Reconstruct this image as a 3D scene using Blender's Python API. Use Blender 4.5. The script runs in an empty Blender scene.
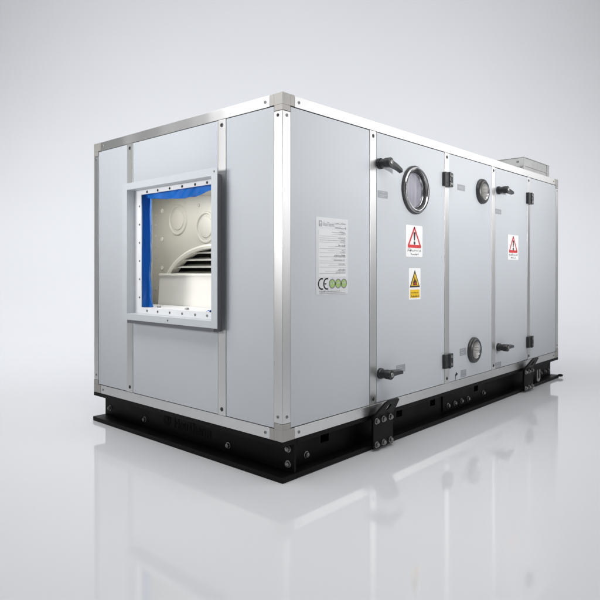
import bpy, bmesh, math, random
from math import radians, sin, cos, pi
from mathutils import Vector, Matrix
random.seed(7)
SC = bpy.context.scene
COL = SC.collection

# ------------------------------------------------------------------ camera, world, lamps, exposure
YAW = 0.7374009
FW = Vector((cos(YAW), sin(YAW), 0)); RT = Vector((sin(YAW), -cos(YAW), 0))
CAM = Vector((-1.46026, -1.40744, 0.73099))
cd = bpy.data.cameras.new('camera'); cam = bpy.data.objects.new('camera', cd); COL.objects.link(cam)
cd.sensor_width = 36; cd.lens = 593.12 / 600 * 36; cd.shift_y = -0.0503
cd.clip_start = .05; cd.clip_end = 200
cam.location = CAM; cam.rotation_euler = (pi / 2, 0, YAW - pi / 2)
SC.camera = cam

w = bpy.data.worlds.new('World'); SC.world = w; w.use_nodes = True
bg = w.node_tree.nodes['Background']
bg.inputs[0].default_value = (.90, .905, .925, 1); bg.inputs[1].default_value = .10

def lamp(name, loc, target, sx, sy, power, col=(1, 1, 1), spread=180):
    l = bpy.data.lights.new(name, 'AREA'); l.shape = 'RECTANGLE'; l.size = sx; l.size_y = sy
    l.energy = power; l.color = col; l.spread = radians(spread)
    o = bpy.data.objects.new(name, l); COL.objects.link(o); o.location = loc
    o.rotation_euler = (Vector(target) - Vector(loc)).to_track_quat('-Z', 'Y').to_euler()
    return o
def at(d, r, z): v = CAM + FW * d + RT * r; return (v.x, v.y, z)
lamp('left_softbox', (-.95, .85, 2.15), (0, .62, 1.20), 1.5, .6, 13.5)
lamp('left_flagged_softbox', (-3.0, 1.6, 1.25), (0, .62, 1.15), 1.6, .7, 6, spread=48)
lamp('right_low_softbox', (2.2, -3.4, 1.25), (1.4, 0, 1.15), 2.8, .6, 12.5, spread=42)
lamp('right_wall_softbox', (5.0, -2.7, 2.6), (1.2, 0, 1.3), 3.4, 2.0, 38)
lamp('front_overhead_softbox', (-.7, -.8, 3.1), (-.5, -.6, 0), 2.0, 1.2, 36)
lamp('overhead_softbox', (1.0, .5, 3.3), (1.0, .5, 0), 3.0, 2.4, 26)
lamp('right_strip_softbox', (1.3, -.45, 2.9), (1.3, -.40, 0), 2.6, .3, 2.5, spread=50)
lamp('floor_left_softbox', at(4.0, -2.6, 4.2), at(4.0, -2.6, 0), 2, 2, 38, spread=110)
lamp('floor_right_softbox', at(4.6, 3.2, 4.2), at(4.6, 3.2, 0), 2, 2, 8, spread=110)
lamp('backdrop_left_softbox', at(5.0, -5.2, 5.2), at(10, -5.0, 2.4), 2.5, 1.5, 215, (.97, .98, 1))
lamp('backdrop_right_softbox', at(5.0, 4.4, 5.4), at(10.6, 4.9, 4.2), 2.5, 1.5, 310, (.97, .98, 1))
lamp('backdrop_top_softbox', at(5.0, -1.6, 6.2), at(11, -1.6, 4.6), 8, 1.2, 400, (.97, .98, 1))
lamp('fan_bay_fill', (.112, .80, 1.08), (.16, .80, .50), .55, .10, 1.4, (1, .98, .93))  # unseen fill light added inside the bay to brighten the fan

SC.view_settings.view_transform = 'Standard'; SC.view_settings.look = 'None'
SC.view_settings.exposure = 0; SC.view_settings.gamma = 1; SC.view_settings.use_curve_mapping = False

# ------------------------------------------------------------------ materials
def mat(name, col, rough=.5, metal=0., var=.0, vscale=6., bump=0., bscale=200., stretch=(1, 1, 1), rvar=0., coat=0., spec=.5, ior=1.5):
    m = bpy.data.materials.new(name); m.use_nodes = True
    nt = m.node_tree; b = nt.nodes['Principled BSDF']; L = nt.links
    b.inputs['Base Color'].default_value = (*col, 1); b.inputs['Roughness'].default_value = rough
    b.inputs['Metallic'].default_value = metal; b.inputs['Coat Weight'].default_value = coat
    b.inputs['Specular IOR Level'].default_value = spec; b.inputs['IOR'].default_value = ior
    tc = nt.nodes.new('ShaderNodeTexCoord'); mp = nt.nodes.new('ShaderNodeMapping')
    mp.inputs['Scale'].default_value = stretch; L.new(tc.outputs['Object'], mp.inputs[0])
    if var or rvar:
        n = nt.nodes.new('ShaderNodeTexNoise'); n.inputs['Scale'].default_value = vscale; n.inputs['Detail'].default_value = 5
        L.new(mp.outputs[0], n.inputs['Vector'])
        if var:
            r = nt.nodes.new('ShaderNodeMapRange'); r.inputs[1].default_value = .25; r.inputs[2].default_value = .75
            r.inputs[3].default_value = 1 - var; r.inputs[4].default_value = 1 + var
            L.new(n.outputs[0], r.inputs[0])
            mx = nt.nodes.new('ShaderNodeVectorMath'); mx.operation = 'SCALE'; mx.inputs[0].default_value = col
            L.new(r.outputs[0], mx.inputs['Scale']); L.new(mx.outputs[0], b.inputs['Base Color'])
        if rvar:
            r = nt.nodes.new('ShaderNodeMapRange'); r.inputs[1].default_value = .25; r.inputs[2].default_value = .75
            r.inputs[3].default_value = max(0, rough - rvar); r.inputs[4].default_value = rough + rvar
            L.new(n.outputs[0], r.inputs[0]); L.new(r.outputs[0], b.inputs['Roughness'])
    if bump:
        n = nt.nodes.new('ShaderNodeTexNoise'); n.inputs['Scale'].default_value = bscale; n.inputs['Detail'].default_value = 3
        L.new(mp.outputs[0], n.inputs['Vector'])
        bp = nt.nodes.new('ShaderNodeBump'); bp.inputs['Strength'].default_value = bump; bp.inputs['Distance'].default_value = .002
        L.new(n.outputs[0], bp.inputs['Height']); L.new(bp.outputs[0], b.inputs['Normal'])
    return m
M = {}
M['floor'] = mat('gloss_floor', (.685, .693, .714), .05, var=.01, vscale=.6, rvar=.012, ior=1.6)
M['panel'] = mat('grey_panel_coating', (.522, .548, .580), .33, var=.018, vscale=1.7, bump=.03, bscale=90, rvar=.07)
M['alu'] = mat('anodised_aluminium', (.76, .76, .755), .36, 1, var=.03, vscale=5, bump=.02, bscale=60, stretch=(1, 1, .08), rvar=.06)
M['galv'] = mat('galvanised_sheet', (.43, .435, .43), .5, .8, var=.14, vscale=18, rvar=.08)
M['corner'] = mat('warm_grey_plastic', (.40, .385, .365), .45, .3, var=.05, vscale=14)
M['black'] = mat('black_painted_steel', (.004, .0037, .0036), .45, var=.4, vscale=9, bump=.08, bscale=70, rvar=.12, spec=.12)
M['emboss'] = mat('matt_black_lettering', (.002, .002, .002), .6, spec=.12)
M['rubber'] = mat('black_rubber', (.042, .042, .044), .34, bump=.05, bscale=120)
M['plast'] = mat('black_plastic', (.022, .023, .025), .36, var=.2, vscale=40, bump=.04, bscale=150)
M['zinc'] = mat('zinc_steel', (.30, .30, .29), .40, .9, var=.15, vscale=60)
M['darkscrew'] = mat('dark_screw', (.06, .06, .065), .4, .8)
M['darksteel'] = mat('dark_chrome_ring', (.42, .42, .425), .22, 1, var=.25, vscale=9)
M['steel'] = mat('polished_steel', (.55, .55, .56), .18, 1, var=.1, vscale=20, stretch=(1, 4, 1))
M['cream'] = mat('cream_powder_coat', (.60, .585, .525), .42, var=.03, vscale=7, bump=.05, bscale=120)
M['creamlight'] = mat('pale_cream_powder_coat', (.86, .84, .775), .40, var=.02, vscale=7)
M['rim'] = mat('light_grey_collar_paint', (.53, .56, .59), .38, var=.02, vscale=5)
M['white'] = mat('white_sheet', (.82, .83, .85), .4)
M['blue'] = mat('blue_plastic_film', (.012, .165, .62), .15, var=.2, vscale=14, bump=.9, bscale=34, stretch=(1, 1, .3))
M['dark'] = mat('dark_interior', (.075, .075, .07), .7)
M['blade'] = mat('fan_blade_sheet', (.74, .73, .68), .38, .1)
M['bore'] = mat('brushed_bore', (.80, .79, .77), .28, .7)
M['platepaper'] = mat('plate_print_field', (.70, .705, .715), .36)
M['collar_shade'] = mat('dark_collar_shade', (.15, .155, .17), .7)  # shade beside and under the collar rim, put into a dark colour
M['plateink'] = mat('faded_plate_ink', (.50, .505, .52), .4)
M['paper'] = mat('white_sticker', (.84, .84, .84), .35)
M['silver'] = mat('silver_nameplate', (.68, .69, .705), .28, .15, var=.05, vscale=9, stretch=(1, 1, .3))
M['ink'] = mat('black_ink', (.015, .015, .016), .5)
M['greyink'] = mat('grey_ink', (.34, .345, .36), .5)
M['paleink'] = mat('pale_grey_ink', (.47, .485, .50), .45)
M['red'] = mat('red_ink', (.62, .035, .04), .4)
M['yellow'] = mat('yellow_ink', (.80, .50, .01), .4)
M['green'] = mat('green_ink', (.30, .46, .13), .45)
M['label'] = mat('grey_label', (.30, .315, .34), .4)
M['foil'] = mat('grey_window_pane', (.30, .296, .345), .2, 0, var=.32, vscale=7, stretch=(4, 1, .7), rvar=.06)

# ------------------------------------------------------------------ mesh helpers
ZB = .14                                   # height of the base frame; unit faces are given from its top
W, L, H = 1.270, 2.688, 1.2
def S(a, b, h): return (a, -h, b + ZB)     # long side: along x, up, outwards
def F(a, b, h): return (-h, a, b + ZB)     # short end: along y, up, outwards
def WLD(a, b, h): return (a, b, h)

class MB:
    def __init__(s): s.v = []; s.f = []; s.m = []; s.mats = []
    def mi(s, m):
        m = M[m]
        if m not in s.mats: s.mats.append(m)
        return s.mats.index(m)
    def add(s, vs, fs, m):
        o = len(s.v); k = s.mi(m); s.v += [tuple(p) for p in vs]
        for f in fs: s.f.append(tuple(i + o for i in f)); s.m.append(k)
        return s
    def box(s, m, a0, a1, b0, b1, h0, h1, fn=WLD):
        vs = [fn(a, b, h) for h in (h0, h1) for b in (b0, b1) for a in (a0, a1)]
        return s.add(vs, [(0, 2, 3, 1), (4, 5, 7, 6), (0, 1, 5, 4), (2, 6, 7, 3), (0, 4, 6, 2), (1, 3, 7, 5)], m)
    def prism(s, m, poly, h0, h1, fn=WLD):
        n = len(poly); vs = [fn(a, b, h0) for a, b in poly] + [fn(a, b, h1) for a, b in poly]
        fs = [tuple(range(n - 1, -1, -1)), tuple(range(n, 2 * n))] + [(i, (i + 1) % n, n + (i + 1) % n, n + i) for i in range(n)]
        return s.add(vs, fs, m)
    def sheet(s, m, poly, h, fn=WLD): return s.add([fn(a, b, h) for a, b in poly], [tuple(range(len(poly)))], m)
    def lathe(s, m, c, prof, fn=WLD, n=48, sx=1, sy=1, cap0=False, cap1=False, phase=0):
        k = len(prof); vs = []; fs = []
        for r, h in prof:
            for i in range(n):
                t = 2 * pi * i / n + phase; vs.append(fn(c[0] + r * sx * cos(t), c[1] + r * sy * sin(t), h))
        for j in range(k - 1):
            for i in range(n):
                a = j * n + i; b = j * n + (i + 1) % n; fs.append((a, b, b + n, a + n))
        if cap0: fs.append(tuple(range(n - 1, -1, -1)))
        if cap1: fs.append(tuple((k - 1) * n + i for i in range(n)))
        return s.add(vs, fs, m)
    def ringplate(s, m, outer, inner, h0, h1, fn=WLD):     # rectangular ring: (a0,a1,b0,b1)
        def rc(r): return [(r[0], r[2]), (r[1], r[2]), (r[1], r[3]), (r[0], r[3])]
        O, I = rc(outer), rc(inner)
        vs = [fn(a, b, h) for h in (h0, h1) for P in (O, I) for a, b in P]; fs = []
        for i in range(4):
            j = (i + 1) % 4
            fs += [(i, j, 4 + j, 4 + i), (8 + i, 12 + i, 12 + j, 8 + j), (i, 8 + i, 8 + j, j), (4 + i, 4 + j, 12 + j, 12 + i)]
        return s.add(vs, fs, m)
    def strip(s, m, pts, wd, h, fn=WLD, closed=False):     # flat ribbon along a 2D polyline
        n = len(pts); seg = range(n if closed else n - 1)
        for i in seg:
            p, q = Vector(pts[i]), Vector(pts[(i + 1) % n]); d = (q - p)
            if d.length < 1e-9: continue
            d.normalize(); nn = Vector((-d.y, d.x)) * wd / 2; e = d * wd * .25
            s.sheet(m, [p - e - nn, q + e - nn, q + e + nn, p - e + nn], h, fn)
        return s
    def text(s, m, body, a, b, width, height, h, fn=WLD, flip=1, bold=0):
        vs, fs = glyphs(body, bold)
        if not vs: return s
        x0 = min(v[0] for v in vs); x1 = max(v[0] for v in vs); y0 = min(v[1] for v in vs); y1 = max(v[1] for v in vs)
        kx, ky = width / (x1 - x0), height / (y1 - y0)
        return s.add([fn(a + flip * (v[0] - x0) * kx, b + (v[1] - y0) * ky, h) for v in vs], fs, m)
    def build(s, name, parent=None, bevel=0., smooth=True, origin=None):
        me = bpy.data.meshes.new(name); org = Vector(origin or (0, 0, 0))
        me.from_pydata([Vector(p) - org for p in s.v], [], s.f)
        for m in s.mats: me.materials.append(m)
        me.polygons.foreach_set('material_index', s.m)
        bm = bmesh.new(); bm.from_mesh(me); bmesh.ops.recalc_face_normals(bm, faces=bm.faces); bm.to_mesh(me); bm.free()
        if smooth:
            me.polygons.foreach_set('use_smooth', [True] * len(me.polygons)); me.set_sharp_from_angle(angle=radians(38))
        o = bpy.data.objects.new(name, me); COL.objects.link(o); o.location = org
        if bevel:
            b = o.modifiers.new('bevel', 'BEVEL'); b.width = bevel; b.segments = 2; b.limit_method = 'ANGLE'; b.angle_limit = radians(40); b.harden_normals = smooth
        if parent:
            p = Vector((0, 0, 0)); q = parent
            while q: p += q.location; q = q.parent
            o.parent = parent; o.location = org - p
        return o
_gl = {}
def glyphs(body, bold=0):
    if (body, bold) in _gl: return _gl[(body, bold)]
    c = bpy.data.curves.new('t', 'FONT'); c.body = body; c.size = 1; c.offset = bold; c.resolution_u = 3
    o = bpy.data.objects.new('t', c); COL.objects.link(o)
    bpy.context.view_layer.update()
    me = o.evaluated_get(bpy.context.evaluated_depsgraph_get()).to_mesh()
    r = ([tuple(v.co) for v in me.vertices], [tuple(p.vertices) for p in me.polygons])
    bpy.data.objects.remove(o); bpy.data.curves.remove(c)
    _gl[(body, bold)] = r
    return r
def tag(o, label=None, cat=None, kind=None, group=None):
    if label: o['label'] = label
    if cat: o['category'] = cat
    if kind: o['kind'] = kind
    if group: o['group'] = group
    return o
def rrect(a0, a1, b0, b1, r, n=4):
    out = []
    for ca, cb, t0 in ((a1 - r, b0 + r, -pi / 2), (a1 - r, b1 - r, 0), (a0 + r, b1 - r, pi / 2), (a0 + r, b0 + r, pi)):
        for i in range(n + 1):
            t = t0 + pi / 2 * i / n; out.append((ca + r * cos(t), cb + r * sin(t)))
    return out

# ------------------------------------------------------------------ setting: gloss studio floor sweeping up into the backdrop
def sweep():
    R, D0, Wd, Ht = 8.0, 4.9, 20., 13.
    base = Vector((CAM.x, CAM.y, 0))
    prof = [(-6., 0.)] + [(D0 * i / 8, 0.) for i in range(9)]
    fl = MB(); vs = []; fs = []
    for d, z in prof:
        for sgn in (-1, 1): vs.append(base + FW * d + RT * sgn * Wd + Vector((0, 0, z)))
    for i in range(len(prof) - 1): fs.append((2 * i, 2 * i + 1, 2 * i + 3, 2 * i + 2))
    fl.add(vs, fs, 'floor'); tag(fl.build('floor'), kind='structure')
    bd = MB(); vs = []; fs = []
    prof = [(D0 + R * sin(t), R - R * cos(t)) for t in [pi / 2 * i / 96 for i in range(97)]] + [(D0 + R, Ht)]
    for d, z in prof:
        for sgn in (-1, 1): vs.append(base + FW * d + RT * sgn * Wd + Vector((0, 0, z)))
    for i in range(len(prof) - 1): fs.append((2 * i, 2 * i + 1, 2 * i + 3, 2 * i + 2))
    bd.add(vs, fs, 'floor'); tag(bd.build('backdrop'), kind='structure')
sweep()

# ------------------------------------------------------------------ the unit
U = bpy.data.objects.new('air_handling_unit', None); COL.objects.link(U)
tag(U, 'large grey panelled air handling unit in an aluminium frame on a black steel base', 'air handling unit')
P = .040                                    # profile width
A = .062                                    # reach of the corner blocks

def screw(parent, c, fn, h, r=.006, m='zinc', name='screw'):
    b = MB(); b.lathe(m, c, [(r, h - .002), (r, h + .001), (r * .75, h + .0022), (r * .45, h + .0022), (r * .4, h + .0008)], fn, 14, cap1=True)
    return b.build(name, parent)

# edge profiles: square section with a fine groove along the outer edge
def vprofile(x, y, sx, sy):
    g = .0013
    pts = [(x + sx * g, y), (x + sx * P, y), (x + sx * P, y + sy * P), (x, y + sy * P), (x, y + sy * g), (x + sx * g * 1.3, y + sy * g * 1.3)]
    b = MB(); b.prism('alu', pts, ZB + A, ZB + H - A); o = b.build('edge_profile', U, .0008)
    return o
vp = [vprofile(0, 0, 1, 1), vprofile(L, 0, -1, 1), vprofile(0, W, 1, -1), vprofile(L, W, -1, -1)]
for z0, z1, fn_, off in ((A, A, None, None),): pass
for z in (A + .022, H - A - .014):
    screw(vp[0], (.022, z), S, 0); screw(vp[0], (.022, z), F, 0, m='darkscrew' if z > .5 else 'zinc')
    screw(vp[1], (L - .02, z), S, 0); screw(vp[2], (W - .022, z), F, 0)
for z in (0, H - P):
    for (b0, b1) in ((0, P), (W - P, W)):
        b = MB(); b.box('alu', A, L - A, b0, b1, ZB + z, ZB + z + P); o = b.build('edge_profile', U, .0012)
        if b0 == 0:
            for x in (A + .022, L - A - .022): screw(o, (x, z + P * .5), S, 0)
    for (a0, a1) in ((0, P), (L - P, L)):
        b = MB(); b.box('alu', a0, a1, A, W - A, ZB + z, ZB + z + P); o = b.build('edge_profile', U, .0012)
        if a0 == 0:
            for y in (A + .022, W - A - .022): screw(o, (y, z + P * .5), F, 0)
# corner blocks: three arms meeting at each corner, a hair proud of the profiles
e = .0008
for x, sx in ((0, 1), (L, -1)):
    for y, sy in ((0, 1), (W, -1)):
        for z, sz in ((0, 1), (H, -1)):
            b = MB()
            def bx(x0, x1, y0, y1, z0, z1):
                xs = sorted((x + sx * x0, x + sx * x1)); ys = sorted((y + sy * y0, y + sy * y1)); zs = sorted((ZB + z + sz * z0, ZB + z + sz * z1))
                b.box('corner', *xs, *ys, *zs)
            bx(-e, P, -e, P, 0 if sz > 0 else -e, P)
            bx(P, A - .0015, -e, P - .001, 0 if sz > 0 else -e, P - .001)
            bx(-e, P - .001, P, A - .0015, 0 if sz > 0 else -e, P - .001)
            bx(-e, P - .001, -e, P - .001, P, A - .0015)
            b.build('corner_block', U, .0012)

# mullions
PH = .0014                                   # panels sit this far behind the profile faces
def mullion(a0, a1, fn, hinge=False):
    b = MB(); b.box('alu', a0, a1, P + .001, H - P - .001, -P, 0, fn); o = b.build('mullion', U, .001)
    c = (a0 + a1) / 2
    screw(o, (c, H - P - .022), fn, 0, .008, 'darkscrew'); screw(o, (c, P + .024), fn, 0, .008, 'darkscrew')
    return o
G = .0024
SM = [(.512, .556), (1.127, 1.172), (1.655, 1.695), (2.157, 2.195)]
smull = [mullion(a, b_, S) for a, b_ in SM]
FM = [(.296, .340), (.930, .976)]
fmull = [mullion(a, b_, F) for a, b_ in FM]
def panel(name, a0, a1, b0, b1, fn, ph=PH, gap=G, holes=()):
    b = MB(); b.box('panel', a0 + gap, a1 - gap, b0 + gap, b1 - gap, -.045, -ph, fn)
    o = b.build(name, U, 0 if holes else .0012, smooth=not holes)
    if holes:
        c = MB()
        for x, z, r in holes: c.lathe('panel', (x, z), [(r, -.06), (r, .01)], fn, 72, cap0=True, cap1=True)
        k = c.build('cutter'); md = o.modifiers.new('cut', 'BOOLEAN'); md.object = k; md.operation = 'DIFFERENCE'; md.solver = 'EXACT'
        bpy.context.view_layer.update()
        me = bpy.data.meshes.new_from_object(o.evaluated_get(bpy.context.evaluated_depsgraph_get()))
        o.modifiers.clear(); o.data = me; bpy.data.objects.remove(k)
        me.set_sharp_from_angle(angle=radians(30))
    return o
lo, hi = P, H - P
sp1 = panel('side_panel', P, .512, lo, hi, S)
door1 = panel('access_door', .556, 1.127, lo, hi, S, .0006, .0032, [(.855, .948, .084)])
sp2 = panel('side_panel', 1.172, 1.655, lo, hi, S, holes=[(1.530, 1.008, .040), (1.432, .174, .040)])
door2 = panel('access_door', 1.695, 2.157, lo, hi, S, .0006, .0032)
sp3 = panel('side_panel', 2.195, L - P, lo, hi, S)
tag(door1, 'large access door with the round window and two signs'); tag(door2, 'narrower access door with one red triangle sign')
ep1 = panel('end_panel', P, .296, lo, hi, F)
ep3 = panel('end_panel', .976, W - P, lo, hi, F)
OP = (.300, .884, .392, .944)                # opening cut for the collar
b = MB(); b.ringplate('panel', (.340 + G, .930 - G, lo + G, hi - G), (.343, .8765, .403, .9355), -.045, -PH, F)
ep2 = b.build('end_panel', U, 0, smooth=False)
# far sides, roof and underside close the casing
b = MB(); b.box('panel', P + G, L - P - G, W - .045, W - PH, ZB + lo + G, ZB + hi - G); b.build('back_panel', U)
b = MB(); b.box('panel', L - .045, L - PH, P + G, W - P - G, ZB + lo + G, ZB + hi - G); b.build('back_panel', U)
b = MB(); b.box('panel', P + G, L - P - G, P + G, W - P - G, ZB + H - .042, ZB + H - PH); b.build('roof_panel', U)
b = MB(); b.box('panel', P + G, L - P - G, P + G, W - P - G, ZB + .004, ZB + .036); b.build('floor_panel', U)

# ------------------------------------------------------------------ door furniture
def handle(parent, a, b_, droop, ln=.100):
    m = MB()
    m.lathe('plast', (a, b_), [(.0225, -.001), (.0225, .010), (.0180, .012), (.0180, .030), (.0200, .032), (.0200, .056), (.018, .059)], S, 28, cap1=True)
    # lever: tapered bar leaving the hub along the door, bent at its end
    n = 9; prev = None; vs = []; fs = []
    for i in range(n):
        t = i / (n - 1); x = a + .008 + ln * t; z = b_ - droop * t * t; hh = .0165 - .006 * t; y0 = .033 + .006 * t * t - .010 * t; y1 = y0 + .024 - .008 * t
        ring = [(x, z - hh, y0), (x, z - hh * .6, y1), (x, z + hh * .6, y1), (x, z + hh, y0)]
        vs += [S(*p) for p in ring]
        if i: fs += [((i - 1) * 4 + k, (i - 1) * 4 + (k + 1) % 4, i * 4 + (k + 1) % 4, i * 4 + k) for k in range(4)]
    fs += [(0, 1, 2, 3), tuple((n - 1) * 4 + k for k in (3, 2, 1, 0))]
    m.add(vs, fs, 'plast')
    m.lathe('zinc', (a, b_), [(.010, .058), (.010, .0620), (.0075, .0630), (.003, .0625), (.003, .0612)], S, 20, cap1=True)   # key cylinder
    return m.build('door_handle', parent, .0015)
handle(door1, .578, 1.030, .020); handle(door1, .582, .162, .004)
handle(door2, 1.733, 1.034, .006, .105); handle(door2, 1.733, .160, .004, .105)
def hinge(parent, a, z):
    m = MB()
    m.prism('plast', rrect(a - .042, a - .004, z - .034, z + .034, .004), -.0004, .016, S)
    m.prism('plast', rrect(a + .004, a + .040, z - .034, z + .034, .004), .0002, .014, S)
    n = 14
    for z0, z1 in ((-.035, -.012), (-.0105, .0105), (.012, .035)):
        vs = []
        for zz in (z + z0, z + z1):
            for i in range(n):
                t = 2 * pi * i / n; vs.append(S(a + .0095 * cos(t), zz, .0135 + .0095 * sin(t)))
        m.add(vs, [(i, (i + 1) % n, n + (i + 1) % n, n + i) for i in range(n)] + [tuple(range(n)), tuple(range(n, 2 * n))], 'plast')
    for da in (.024,):
        for dz in (-.019, .019): m.lathe('zinc', (a + da, z + dz), [(.0075, .0135), (.0075, .0158), (.005, .0168), (.0028, .0150)], S, 14, cap1=True)
    for dz in (-.019, .019): m.lathe('rubber', (a - .025, z + dz), [(.0075, .0155), (.007, .0168), (.003, .0160)], S, 14, cap1=True)
    return m.build('hinge', parent, .0012)
for a, dd in ((1.148, door1), (2.180, door2)):
    hinge(dd, a, 1.028); hinge(dd, a, .150)

# round window
m = MB(); wc = (.855, .948)
m.lathe('rubber', wc, [(.1085, -.001), (.1085, .006), (.104, .011), (.099, .012)], S, 72)
m.lathe('darksteel', wc, [(.103, .006), (.1025, .013), (.100, .017), (.0975, .0175), (.0945, .0145)], S, 72)
m.lathe('steel', wc, [(.0945, .0145), (.092, .017), (.089, .0165), (.0865, .012), (.086, .006)], S, 72)
m.lathe('rubber', wc, [(.0856, .009), (.083, .0085), (.081, .003), (.081, -.012)], S, 72)
m.build('window_ring', door1)
m = MB(); m.lathe('steel', wc, [(.0808, -.004), (.0785, -.001), (.0765, -.004), (.076, -.020)], S, 72); m.build('window_ring', door1)
m = MB(); m.lathe('foil', wc, [(.0795, -.0125), (.05, -.0115), (.02, -.011)], S, 64, cap1=True); m.build('window_pane', door1)

# signs and stickers
LAY = .0005
def squiggle(m, ink, a0, a1, z, hgt, h, seed, wd=.0022):
    """a line of small joined script: a base stroke with teeth, tails and dots"""
    r = random.Random(seed); a = a0
    while a < a1 - hgt * .3:
        wl = min(r.uniform(.8, 2.4) * hgt, a1 - a); pts = []; k = max(2, int(wl / (hgt * .35)))
        for i in range(k + 1):
            up = r.choice((0, .12, .35, .5, .9 if r.random() < .25 else .2)) * hgt if i % 2 else r.choice((0, 0, -.25)) * hgt
            pts.append((a + wl * i / k, z + up))
        m.strip(ink, pts, wd, h, S)
        if r.random() < .7:
            c = a + wl * r.random(); m.box(ink, c, c + wd, z + r.choice((-.5, .75)) * hgt, z + r.choice((-.5, .75)) * hgt + wd, h - .0001, h, S)
        a += wl + hgt * .35
def warning(parent, a0, a1, z0, z1, h0, seed):
    m = MB(); m.prism('paper', rrect(a0, a1, z0, z1, .006), h0, h0 + .0006, S)
    c = (a0 + a1) / 2; wd = a1 - a0; ht = z1 - z0; h = h0 + .0006 + LAY
    tb = z0 + ht * .335; tt = z1 - ht * .055; hw = wd * .37
    def tri(s_, up): return [(c - hw * s_, tb + up), (c + hw * s_, tb + up), (c, tb + up + (tt - tb) * s_)]
    m.strip('red', [(c - hw, tb), (c + hw, tb), (c, tt - .002)], wd * .07, h, S, closed=True)
    m.strip('red', [(c - hw, tb), (c + hw, tb)], wd * .10, h + LAY * .5, S)
    bw = wd * .052; k = tb + (tt - tb) * .30; k2 = tb + (tt - tb) * .74
    m.sheet('ink', [(c - bw * .45, k), (c + bw * .45, k), (c + bw * 1.1, k2 - .004), (c + bw * .7, k2), (c - bw * .7, k2), (c - bw * 1.1, k2 - .004)], h + LAY, S)
    m.lathe('ink', (c, tb + (tt - tb) * .17), [(bw * 1.05, h + LAY), (.0003, h + LAY)], S, 14)
    squiggle(m, 'ink', a0 + wd * .09, a1 - wd * .09, z0 + ht * .19, .011, h, seed)
    squiggle(m, 'ink', a0 + wd * .28, a1 - wd * .26, z0 + ht * .075, .010, h, seed + 1)
    return m.build('warning_sign', parent)
dh = -.0006
tag(warning(door1, .782, .921, .649, .790, dh, 3), 'white sign with a red triangle and exclamation mark')
tag(warning(door2, 1.868, 2.016, .649, .794, dh, 11), 'white sign with a red triangle and exclamation mark')
# yellow flammable sign
m = MB(); a0, a1, z0, z1 = .806, .904, .458, .599; c = (a0 + a1) / 2
m.prism('paper', rrect(a0, a1, z0, z1, .004), dh, dh + .0006, S); h = dh + .0006 + LAY
tb, tt, hw = .5125, .5905, .043
m.sheet('ink', [(c - hw, tb), (c + hw, tb), (c, tt)], h, S)
m.sheet('yellow', [(c - hw * .76, tb + .007), (c + hw * .76, tb + .007), (c, tt - .013)], h + LAY, S)
fl = [(-.013, .013), (-.017, .022), (-.012, .032), (-.0105, .025), (-.006, .036), (-.004, .048), (.001, .039), (.003, .030), (.008, .037), (.010, .029), (.0145, .024), (.014, .016), (.010, .013)]
m.sheet('ink', [(c + x, tb + z) for x, z in fl], h + 2 * LAY, S)
m.sheet('red', [(c + x * .45, tb + .011 + (z - .011) * .5) for x, z in fl], h + 3 * LAY, S)
m.strip('ink', [(c - .017, tb + .0115), (c + .017, tb + .0115)], .003, h + 3 * LAY, S)
m.prism('yellow', rrect(a0 + .010, a1 - .010, .4655, .5025, .003), h, h + .0002, S)
squiggle(m, 'ink', a0 + .016, a1 - .016, .488, .008, h + .0006, 21, .0018)
squiggle(m, 'ink', a0 + .016, a1 - .016, .471, .008, h + .0006, 22, .0018)
tag(m.build('warning_sign', door1), 'yellow flame triangle sign')
def smalllabel(parent, a0, z0, wd, ht, h0, seed, arrow=False):
    r = random.Random(seed); m = MB(); m.prism('label', rrect(a0, a0 + wd, z0, z0 + ht, .002), h0, h0 + .0005, S)
    h = h0 + .0005 + LAY
    for k in range(4):
        zz = z0 + ht * (.18 + .2 * k); m.box('paleink' if (seed + k) % 3 else 'greyink', a0 + wd * .1, a0 + wd * r.uniform(.6, .92), zz, zz + ht * .055, h - .0001, h, S)
    return m.build('info_label', parent)
smalllabel(door1, .566, .890, .074, .030, dh, 1); smalllabel(door1, .704, .147, .072, .032, dh, 2)
smalllabel(sp2, 1.258, .990, .082, .030, -PH, 3); smalllabel(sp2, 1.284, .158, .068, .036, -PH, 4); smalllabel(sp2, 1.293, .048, .060, .036, -PH, 5)
smalllabel(door2, 1.694, .902, .082, .028, dh, 6); smalllabel(door2, 1.700, .046, .074, .030, dh, 7)
m = MB(); m.strip('ink', [(1.238, .046), (1.238, .071), (1.246, .071)], .004, -PH + .0008, S)
m.sheet('ink', [(1.242, .062), (1.262, .071), (1.242, .084)], -PH + .0012, S); m.build('arrow_sticker', sp2)

# nameplate
m = MB(); a0, a1, z0, z1 = .176, .366, .499, .785
m.prism('silver', rrect(a0, a1, z0, z1, .004), -PH, -PH + .0012, S); h = -PH + .0012 + LAY
m.box('platepaper', a0 + .013, a1 - .012, z0 + .066, z1 - .046, h - .0003, h, S); h2 = h + LAY
m.box('greyink', a0 + .016, a0 + .033, z1 - .034, z1 - .013, h - .0001, h, S)
m.box('silver', a0 + .020, a0 + .029, z1 - .024, z1 - .017, h, h + LAY, S); m.box('silver', a0 + .0225, a0 + .0265, z1 - .032, z1 - .027, h, h + LAY, S)
m.text('greyink', 'HouTherm', a0 + .038, z1 - .032, .066, .016, h, S)
squiggle(m, 'greyink', a0 + .108, a1 - .014, z1 - .020, .006, h, 31, .0018); squiggle(m, 'greyink', a0 + .108, a1 - .014, z1 - .036, .006, h, 32, .0018)
rr = random.Random(5); zz = z1 - .054; k = 0
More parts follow.
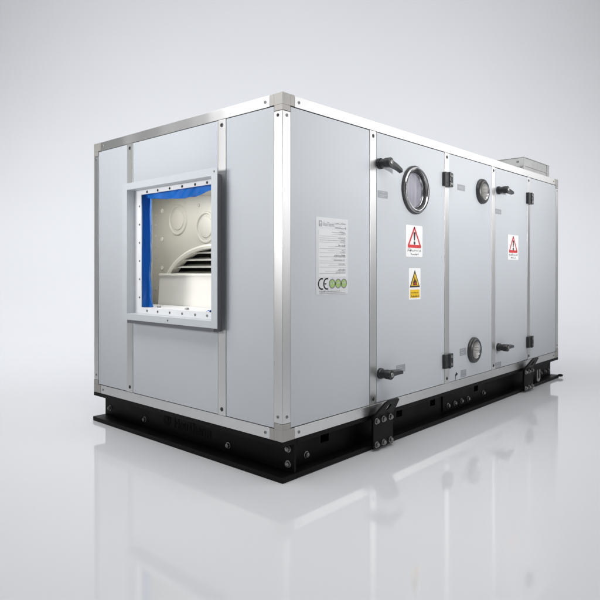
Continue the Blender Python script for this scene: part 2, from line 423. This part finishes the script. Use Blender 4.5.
while zz > z0 + .072:
    if k in (6, 11, 18):
        squiggle(m, 'greyink', a1 - rr.uniform(.05, .085), a1 - .016, zz - .001, .005, h2, 40 + k, .0016)
    else:
        left = rr.choice((.018, .018, .05, .07, .09)); m.box('greyink' if k % 4 == 0 else 'plateink', a0 + left, a1 - .016, zz, zz + .0016, h2 - .0001, h2, S)
        if rr.random() < .6: squiggle(m, 'plateink', a1 - rr.uniform(.04, .09), a1 - .018, zz + .003, .004, h2, 60 + k, .0013)
    zz -= .0077; k += 1
def arc(cx, cz, r, t0, t1, n=16, sx=1.): return [(cx + r * sx * cos(t0 + (t1 - t0) * i / n), cz + r * sin(t0 + (t1 - t0) * i / n)) for i in range(n + 1)]
cz = z0 + .040
m.strip('ink', arc(a0 + .033, cz, .0195, radians(75), radians(285)), .0052, h, S)
m.strip('ink', arc(a0 + .063, cz, .0195, radians(75), radians(285)), .0052, h, S); m.strip('ink', [(a0 + .045, cz), (a0 + .058, cz)], .0045, h + .0002, S)
for i, cx in enumerate((.093, .129, .164)):
    m.lathe('green', (a0 + cx, cz), [(.0175, h), (.0003, h)], S, 28)
    m.strip('greyink', arc(a0 + cx, cz, .0165, 0, 2 * pi, 28), .0032, h2, S)
    m.strip('plateink', [(a0 + cx - .008, cz - .003 + .003 * i), (a0 + cx - .001, cz + .006 - .004 * i), (a0 + cx + .008, cz + .001 + .003 * i)], .004, h2, S)
    if i < 2: m.strip('green', [(a0 + cx + .017, cz - .002), (a0 + cx + .020, cz + .003)], .004, h2, S)
squiggle(m, 'greyink', a0 + .018, a1 - .050, z0 + .011, .005, h, 80, .0016); squiggle(m, 'plateink', a0 + .018, a1 - .020, z0 + .004, .004, h, 81, .0014)
nm = m.build('nameplate', sp1); tag(nm, 'silver data plate with a CE mark and three green seals')
for x, z in ((a0 + .005, z0 + .005), (a1 - .005, z0 + .005), (a0 + .005, z1 - .005), (a1 - .005, z1 - .005)): pass

# pipe ports: thick rubber rings with a steel bore
def port(a, b_):
    m = MB()
    m.lathe('rubber', (a, b_), [(.067, -.002), (.067, .006), (.064, .013), (.056, .019), (.049, .021), (.044, .019), (.042, .012)], S, 56)
    m.build('pipe_port', sp2)
    m = MB(); m.lathe('steel', (a, b_), [(.0445, .0190), (.0425, .0185), (.0405, .0150)], S, 48); m.lathe('bore', (a, b_), [(.0405, .0150), (.0345, -.012), (.033, -.02)], S, 48); m.lathe('dark', (a, b_), [(.033, -.02), (.030, -.10)], S, 40); m.lathe('emboss', (a, b_), [(.0305, -.098), (.001, -.098)], S, 40); m.build('port_bore', sp2)
port(1.530, 1.008); port(1.432, .174)

# ------------------------------------------------------------------ intake collar on the short end
m = MB()
RO = (.292, .943, .3725, .970); RI = (.3265, .9035, .3995, .941); CD = .045
m.ringplate('rim', RO, RI, CD - .003, CD, F)
m.ringplate('rim', (RI[0] - .003, RI[1] + .003, RI[2] - .003, RI[3] + .003), RI, .003, CD - .003, F)
m.ringplate('collar_shade', (RI[0] - .005, RI[1] + .012, RI[2] - .042, RI[3] + .012), (RI[0] - .0032, RI[1] + .0032, RI[2] - .0032, RI[3] + .0032), .0012, CD - .008, F)  # dark ring shaped as the shade behind and below the rim
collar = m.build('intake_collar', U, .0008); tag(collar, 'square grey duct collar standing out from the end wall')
m = MB(); FI = (.350, .857, .427, .920)
m.ringplate('white', (RI[0] + .0005, RI[1] - .0005, RI[2] + .0005, RI[3] - .0005), FI, .000, .004, F)
flg = m.build('mounting_flange', collar)
for z in (.47, .55, .63, .71, .79, .87): screw(flg, (.868, z), F, .004, .0048, 'zinc', 'rivet')
for y in (.40, .475, .56, .645, .73, .81):
    screw(flg, (y, .9285), F, .004, .0055, 'darkscrew', 'rivet'); screw(flg, (y, .4135), F, .004, .0055, 'zinc', 'rivet')
for y, z in ((.60, .386),): screw(collar, (y, z), F, CD, .004, 'zinc', 'rivet')
screw(collar, (.308, .957), F, CD, .004, 'zinc', 'rivet')

# ------------------------------------------------------------------ fan section seen through the opening
def fz(z): return z + ZB
XP = .30
m = MB(); EC = (.735, .448); EA, EB = .385, .252
# back plate with an oval inlet cut in it
R0 = (.33, 1.222, .20, .985); n = 72; vs = []; fs = []
for i in range(n):
    t = 2 * pi * i / n; dx, dz = cos(t), sin(t)
    vs.append(F(EC[0] + EA * dx, EC[1] + EB * dz, -XP))
    k = min([(R0[1] - EC[0]) / dx if dx > 1e-6 else 9, (R0[0] - EC[0]) / dx if dx < -1e-6 else 9, (R0[3] - EC[1]) / dz if dz > 1e-6 else 9, (R0[2] - EC[1]) / dz if dz < -1e-6 else 9])
    vs.append(F(EC[0] + k * dx, EC[1] + k * dz, -XP))
for i in range(n):
    j = (i + 1) % n; fs.append((2 * i, 2 * i + 1, 2 * j + 1, 2 * j))
for cy_, cz_ in ((R0[0], R0[3]), (R0[1], R0[3]), (R0[0], R0[2]), (R0[1], R0[2])):
    # close the four corner triangles
    ii = [i for i in range(n)]
    best = sorted(ii, key=lambda i: (Vector(vs[2 * i + 1]) - Vector(F(cy_, cz_, -XP))).length)[:2]
    vs.append(F(cy_, cz_, -XP)); fs.append((2 * best[0] + 1, 2 * best[1] + 1, len(vs) - 1))
m.add(vs, fs, 'cream')
# pressed rings
for c in ((1.004, .836), (.785, .790)):
    m.lathe('cream', c, [(.076, -XP + .0002), (.072, -XP + .006), (.066, -XP + .006), (.062, -XP + .001)], F, 48)
    m.lathe('cream', c, [(.050, -XP + .0005), (.047, -XP + .004), (.042, -XP + .005), (.001, -XP + .005)], F, 48)
# flanged edge round the inlet
m.lathe('creamlight', EC, [(1.045, -XP + .0005), (1.04, -XP + .010), (1.005, -XP + .014), (.965, -XP + .010), (.955, -XP - .03)], F, 72, sx=EA, sy=EB)
# ceiling and side cheeks of the fan bay
m.add([F(1.222, .985, -XP), F(.33, .885, -XP), F(.33, .965, -.052), F(1.222, .99, -.052)], [(0, 1, 2, 3)], 'cream')
m.add([F(1.222, .20, -XP), F(1.222, .985, -XP), F(1.222, .99, -.052), F(1.222, .20, -.052)], [(0, 1, 2, 3)], 'cream')
fan = m.build('fan_housing', U); tag(fan, 'cream fan housing with pressed rings behind the intake')
m = MB(); prof = [(.285, .572), (.200, .573), (.194, .570), (.194, .564), (.199, .562), (.197, .53), (.193, .48), (.190, .43), (.190, .33)]
ys = [1.012, .33]; vs = []; fs = []
for x, z in prof:
    for y in ys: vs.append((x, y, fz(z)))
for i in range(len(prof) - 1): fs.append((2 * i, 2 * i + 1, 2 * i + 3, 2 * i + 2))
fs.append(tuple(2 * i for i in range(len(prof))) )
vs += [(.285, 1.012, fz(.33))]; fs[-1] = tuple(2 * i for i in range(len(prof))) + (len(vs) - 1,)
m.add(vs, fs, 'creamlight'); m.build('scroll_casing', fan, .001)
m = MB()
for i in range(9):
    z = .44 + .0335 * i
    b0, b1 = .37, 1.09
    q = max(0, 1 - ((z - EC[1]) / EB) ** 2) ** .5 * EA * 1.0
    if q < .06: continue
    y0, y1 = max(.37, EC[0] - q), EC[0] + q
    vs = [(x, y, fz(zz)) for y in (y0, y1) for x, zz in ((XP + .004, z), (XP + .030, z + .004), (XP + .060, z + .012), (XP + .060, z + .010), (XP + .030, z + .000), (XP + .004, z - .007))]
    m.add(vs, [(k, (k + 1) % 6, 6 + (k + 1) % 6, 6 + k) for k in range(6)] + [tuple(range(6)), tuple(range(6, 12))], 'blade')
for y in (.60, .80): m.box('blade', XP + .058, XP + .064, y, y + .008, fz(.45), fz(.70))
m.build('fan_wheel', fan, .0006)
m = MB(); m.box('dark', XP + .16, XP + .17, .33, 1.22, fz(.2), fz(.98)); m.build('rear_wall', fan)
for z in (.60, .655, .71, .765, .82, .87, .545, .49): screw(fan, (1.196, z), F, -XP, .006, 'cream', 'rivet')
for z in (.60, .745, .890): screw(fan, (1.135, z), F, -XP + .003, .011, 'creamlight', 'rivet')
for y, z in ((1.10, .930), (.955, .915), (.84, .898)): screw(fan, (y, z), F, -XP + .002, .008, 'cream', 'rivet')
m = MB(); m.box('white', .008, .184, .33, 1.21, fz(.412), fz(.4255)); sill = m.build('sill_plate', fan, .001)
for y in (.42, .60, .80):
    b = MB(); b.lathe('zinc', (.05, y), [(.009, fz(.4255)), (.009, fz(.430)), (.006, fz(.4335)), (.004, fz(.4325))], lambda a, b_, h: (a, b_, h), 14, cap1=True); b.build('rivet', sill)

# ------------------------------------------------------------------ roof duct
m = MB(); x0, x1, y0, y1 = 2.215, 2.640, .046, .52; t = H + ZB
m.ringplate('galv', (x0, x1, y0, y1), (x0 + .003, x1 - .003, y0 + .003, y1 - .003), t + .002, t + .092)
m.ringplate('galv', (x0 - .004, x1 + .004, y0 - .004, y1 + .004), (x0 + .03, x1 - .03, y0 + .03, y1 - .03), t + .0922, t + .0955)
m.ringplate('galv', (x0 - .0035, x1 + .0035, y0 - .0035, y1 + .0035), (x0 - .0002, x1 + .0002, y0 - .0002, y1 + .0002), t + .040, t + .046)
m.box('galv', x1 - .035, x1 + .002, y0 - .003, y0 - .0005, t + .002, t + .092)
m.box('galv', x0 - .002, x0 + .012, y0 - .003, y0 - .0005, t + .002, t + .092)
duct = m.build('roof_duct', U, .0006); tag(duct, 'low galvanised duct frame on the roof')
for y, z in ((.085, .070), (.062, .035)):
    b = MB(); b.lathe('zinc', (y, H + z), [(.007, 0), (.007, .003), (.004, .005)], lambda a, q, h: (x0 - .0 - h, a, q + ZB), 12, cap1=True); b.build('bolt', duct)

# ------------------------------------------------------------------ base frame
T = .017
def hexbolt(parent, c, fn, h, r=.0098):
    m = MB(); m.lathe('zinc', c, [(r * 1.35, h), (r * 1.35, h + .002), (r * 1.0, h + .0025)], fn, 18)
    m.lathe('zinc', c, [(r, h + .002), (r, h + .009), (r * .85, h + .0105)], fn, 6, cap1=True, phase=random.random())
    m.lathe('zinc', c, [(r * .55, h + .010), (r * .52, h + .0125), (r * .40, h + .0132)], fn, 12, cap1=True)
    return m.build('bolt', parent, .0006)
FD, SD = .060, .050
# short-end beam: open C with its web set back
m = MB()
m.box('black', -.001, FD + .012, 0, W, ZB - T, ZB - .001); m.box('black', -.003, FD + .012, -.004, W + .004, 0.001, T + .003)
m.box('black', FD, FD + .008, .0005, W - .0005, T + .0035, ZB - T - .0005)
# pressed lettering and mark on the web
m.lathe('emboss', (.752, -.060), [(.026, .0015), (.017, .0015)], lambda a, b_, h: (FD - h, a, b_ + ZB), 24)
m.box('emboss', FD - .0016, FD - .0008, .745, .759, ZB - .075, ZB - .045)
m.text('emboss', 'HouTherm', .700, -.086, .245, .046, .0015, lambda a, b_, h: (FD - h, a, b_ + ZB), -1, .02)
fb = m.build('base_beam', U, .0016)
Fw = lambda a, b_, h: (FD - h, a, b_ + ZB)
for y, z in ((1.225, -.083), (.925, -.088), (.350, -.092), (.030, -.040), (.030, -.094)): hexbolt(fb, (y, z), Fw, 0)
# side beam with lifting holes through the web
m = MB()
m.box('black', FD + .0125, L, -.001, SD + .012, ZB - T, ZB - .001); m.box('black', FD + .0125, L + .004, -.004, SD + .012, .001, T + .003)
z0, z1 = T + .0035, ZB - T - .0005; hz0, hz1 = ZB - .068, ZB - .036; hw = .024
xs = [FD + .0085]
for hx in (.285, .805, 1.100, 1.565, 2.30): xs += [hx - hw, hx + hw]
xs += [L - .002]
m2 = MB()
for i in range(len(xs) - 1):
    if i % 2 == 0: m2.box('black', xs[i], xs[i + 1], SD, SD + .008, z0, z1)
    else: m2.box('black', xs[i], xs[i + 1], SD, SD + .008, z0, hz0); m2.box('black', xs[i], xs[i + 1], SD, SD + .008, hz1, z1)
m.box('black', 1.19, 1.50, SD - .006, SD - .0005, z0 + .006, z1 - .006)
sb = m.build('base_beam', U, .0016)
m2.build('beam_web', sb)
Sw = lambda a, b_, h: (a, SD - h, b_ + ZB)
for x, z in ((.178, -.092), (1.652, -.090), (2.505, -.090), (2.580, -.090), (2.645, -.090)): hexbolt(sb, (x, z), Sw, 0)
for x in (1.240, 1.311, 1.383, 1.456): hexbolt(sb, (x, -.090), Sw, .0065)
# far beams
m = MB(); m.box('black', FD + .0125, L - FD, W - .06, W, .001, T); m.box('black', FD + .0125, L - FD, W - .06, W, ZB - T, ZB - .001); m.box('black', FD + .0125, L - FD, W - .06, W - .052, T + .0005, ZB - T - .0005); m.build('base_beam', U, .0016)
m = MB(); m.box('black', L - .07, L - .01, SD + .0125, W - .061, .001, T); m.box('black', L - .07, L - .01, SD + .0125, W - .061, ZB - T, ZB - .001); m.box('black', L - .07, L - .062, SD + .0125, W - .061, T + .0005, ZB - T - .0005); m.build('base_beam', U, .0016)
# lashing ring at the far end of the bottom flange
m = MB(); vs = []; fs = []; n, k = 24, 8
for i in range(n):
    t = 2 * pi * i / n
    for j in range(k):
        u = 2 * pi * j / k; r = .022 + .006 * cos(u); vs.append((L + .012 + r * cos(t), -.010 + r * .6 * sin(t), .016 + .006 * sin(u)))
for i in range(n):
    for j in range(k): fs.append((i * k + j, ((i + 1) % n) * k + j, ((i + 1) % n) * k + (j + 1) % k, i * k + (j + 1) % k))
m.add(vs, fs, 'black'); m.build('lashing_ring', U)
# lifting brackets: bolted plate whose top flares outwards as a lug
def bracket(x0, x1):
    c = (x0 + x1) / 2; t = .010; yb = -.016
    m = MB()
    m.box('black', x0, x1, yb - t, yb, .008, ZB - .006)
    zz = ZB - .006; oy, oz = .038, .068
    # lug plate with a slot, leaning outwards
    O = [(x0, 0), (x1, 0), (x1 + .002, .45), (x1 - .002, .88), (x1 - .016, 1.), (x0 + .058, 1.), (x0 + .040, .90), (x0 + .012, .36)]
    I = [(c - .008, .36), (c + .010, .34), (c + .016, .40), (c + .022, .62), (c + .020, .70), (c + .006, .72), (c, .66), (c - .004, .50)]
    n = len(O); vs = [(a, yb - oy * q - d, zz + oz * q) for d in (0, t) for P_ in (O, I) for a, q in P_]; fs = []
    for i in range(n):
        j = (i + 1) % n
        fs += [(i, j, n + j, n + i), (2 * n + i, 3 * n + i, 3 * n + j, 2 * n + j), (i, 2 * n + i, 2 * n + j, j), (n + i, n + j, 3 * n + j, 3 * n + i)]
    m.add(vs, fs, 'black')
    o = m.build('lifting_bracket', U, .0014)
    fn = lambda a, b_, h: (a, yb - t - h, b_ + ZB)
    for a in (x0 + .022, c, x1 - .020):
        hexbolt(o, (a, -.020), fn, 0, .0096); hexbolt(o, (a, -.115), fn, 0, .0096)
    return o
bracket(.498, .640)
bk = bracket(2.040, 2.180)
# shackle hanging beside the second bracket
m = MB(); vs = []; fs = []; k = 10; path = []
for i in range(13): path.append((2.318 + .020 * cos(pi * i / 12), -.088 - .020 * sin(pi * i / 12)))
path = [(2.338, -.038)] + path + [(2.298, -.038)]
for a, b_ in path:
    for j in range(k): u = 2 * pi * j / k; vs.append((a + .0 + .006 * cos(u), -.004 + .006 * sin(u), b_ + ZB))
m2 = MB()
for i in range(len(path)):
    p = Vector(path[i]); q = Vector(path[min(i + 1, len(path) - 1)]) - Vector(path[max(i - 1, 0)]); q.normalize(); nn = Vector((-q.y, q.x))
    for j in range(k):
        u = 2 * pi * j / k; m2.v.append((p.x + nn.x * .0065 * cos(u), -.004 + .0065 * sin(u), p.y + nn.y * .0065 * cos(u) + ZB))
for i in range(len(path) - 1):
    for j in range(k): m2.f.append((i * k + j, (i + 1) * k + j, (i + 1) * k + (j + 1) % k, i * k + (j + 1) % k)); m2.m.append(m2.mi('zinc'))
m2.build('shackle', U)

# ------------------------------------------------------------------ blue protective film left hanging in the intake
def film(name, label, fnpt, nu, nv, m_='blue'):
    b = MB(); vs = []; fs = []
    for i in range(nu + 1):
        for j in range(nv + 1): vs.append(fnpt(i / nu, j / nv))
    for i in range(nu):
        for j in range(nv): a = i * (nv + 1) + j; fs.append((a, a + 1, a + nv + 2, a + nv + 1))
    b.add(vs, fs, m_); o = b.build(name); o.modifiers.new('thickness', 'SOLIDIFY').thickness = .0012
    return tag(o, label, 'plastic film')
def left_strip(u, v):   # u across (outer to inner), v up
    z = .425 + .497 * v; wv = .834 + .0015 * sin(9 * v + 1) + .004 * (1 - v) ** 2 * sin(25 * v)
    y = .918 - (.918 - wv) * u
    x = .016 + .020 * u + .013 * sin(u * 9.5 + .8 * sin(3 * v)) + .004 * sin(7 * v + 4 * u) * u + .010 * (1 - v) ** 4 * sin(40 * u + 9 * v)
    return (x, y, fz(z))
film('plastic_film', 'blue plastic film hanging down the left edge inside the square intake', left_strip, 40, 70)
def top_strip(u, v):    # u along (left to right), v down
    y = .905 - .545 * u
    low = .912 - .026 * sin(pi * min(1, u / 1.25)) ** 1.2 + .016 * max(0, u - .7) / .3
    low += .0022 * sin(31 * u) * u
    z = .937 + (low - .937) * v
    cr = max(0, 1 - abs(u - .55) / .13) + .6 * max(0, 1 - abs(u - .72) / .08)
    x = .012 + .014 * v + .004 * sin(9 * u) * v + .014 * cr * v * (1 - .6 * v) + .006 * cr * sin(60 * u + 9 * v)
    return (x, y, fz(z))
film('plastic_film', 'blue plastic film sagging along the top edge inside the square intake', top_strip, 110, 12)
def scrap(u, v):
    return (.012 + .03 * v + .004 * sin(9 * u), .425 - .05 * u, fz(.4275 + .007 * sin(pi * u) + .003 * sin(11 * u + 6 * v)))
film('plastic_film', 'small blue scrap of film on the lower sill of the intake', scrap, 10, 8)
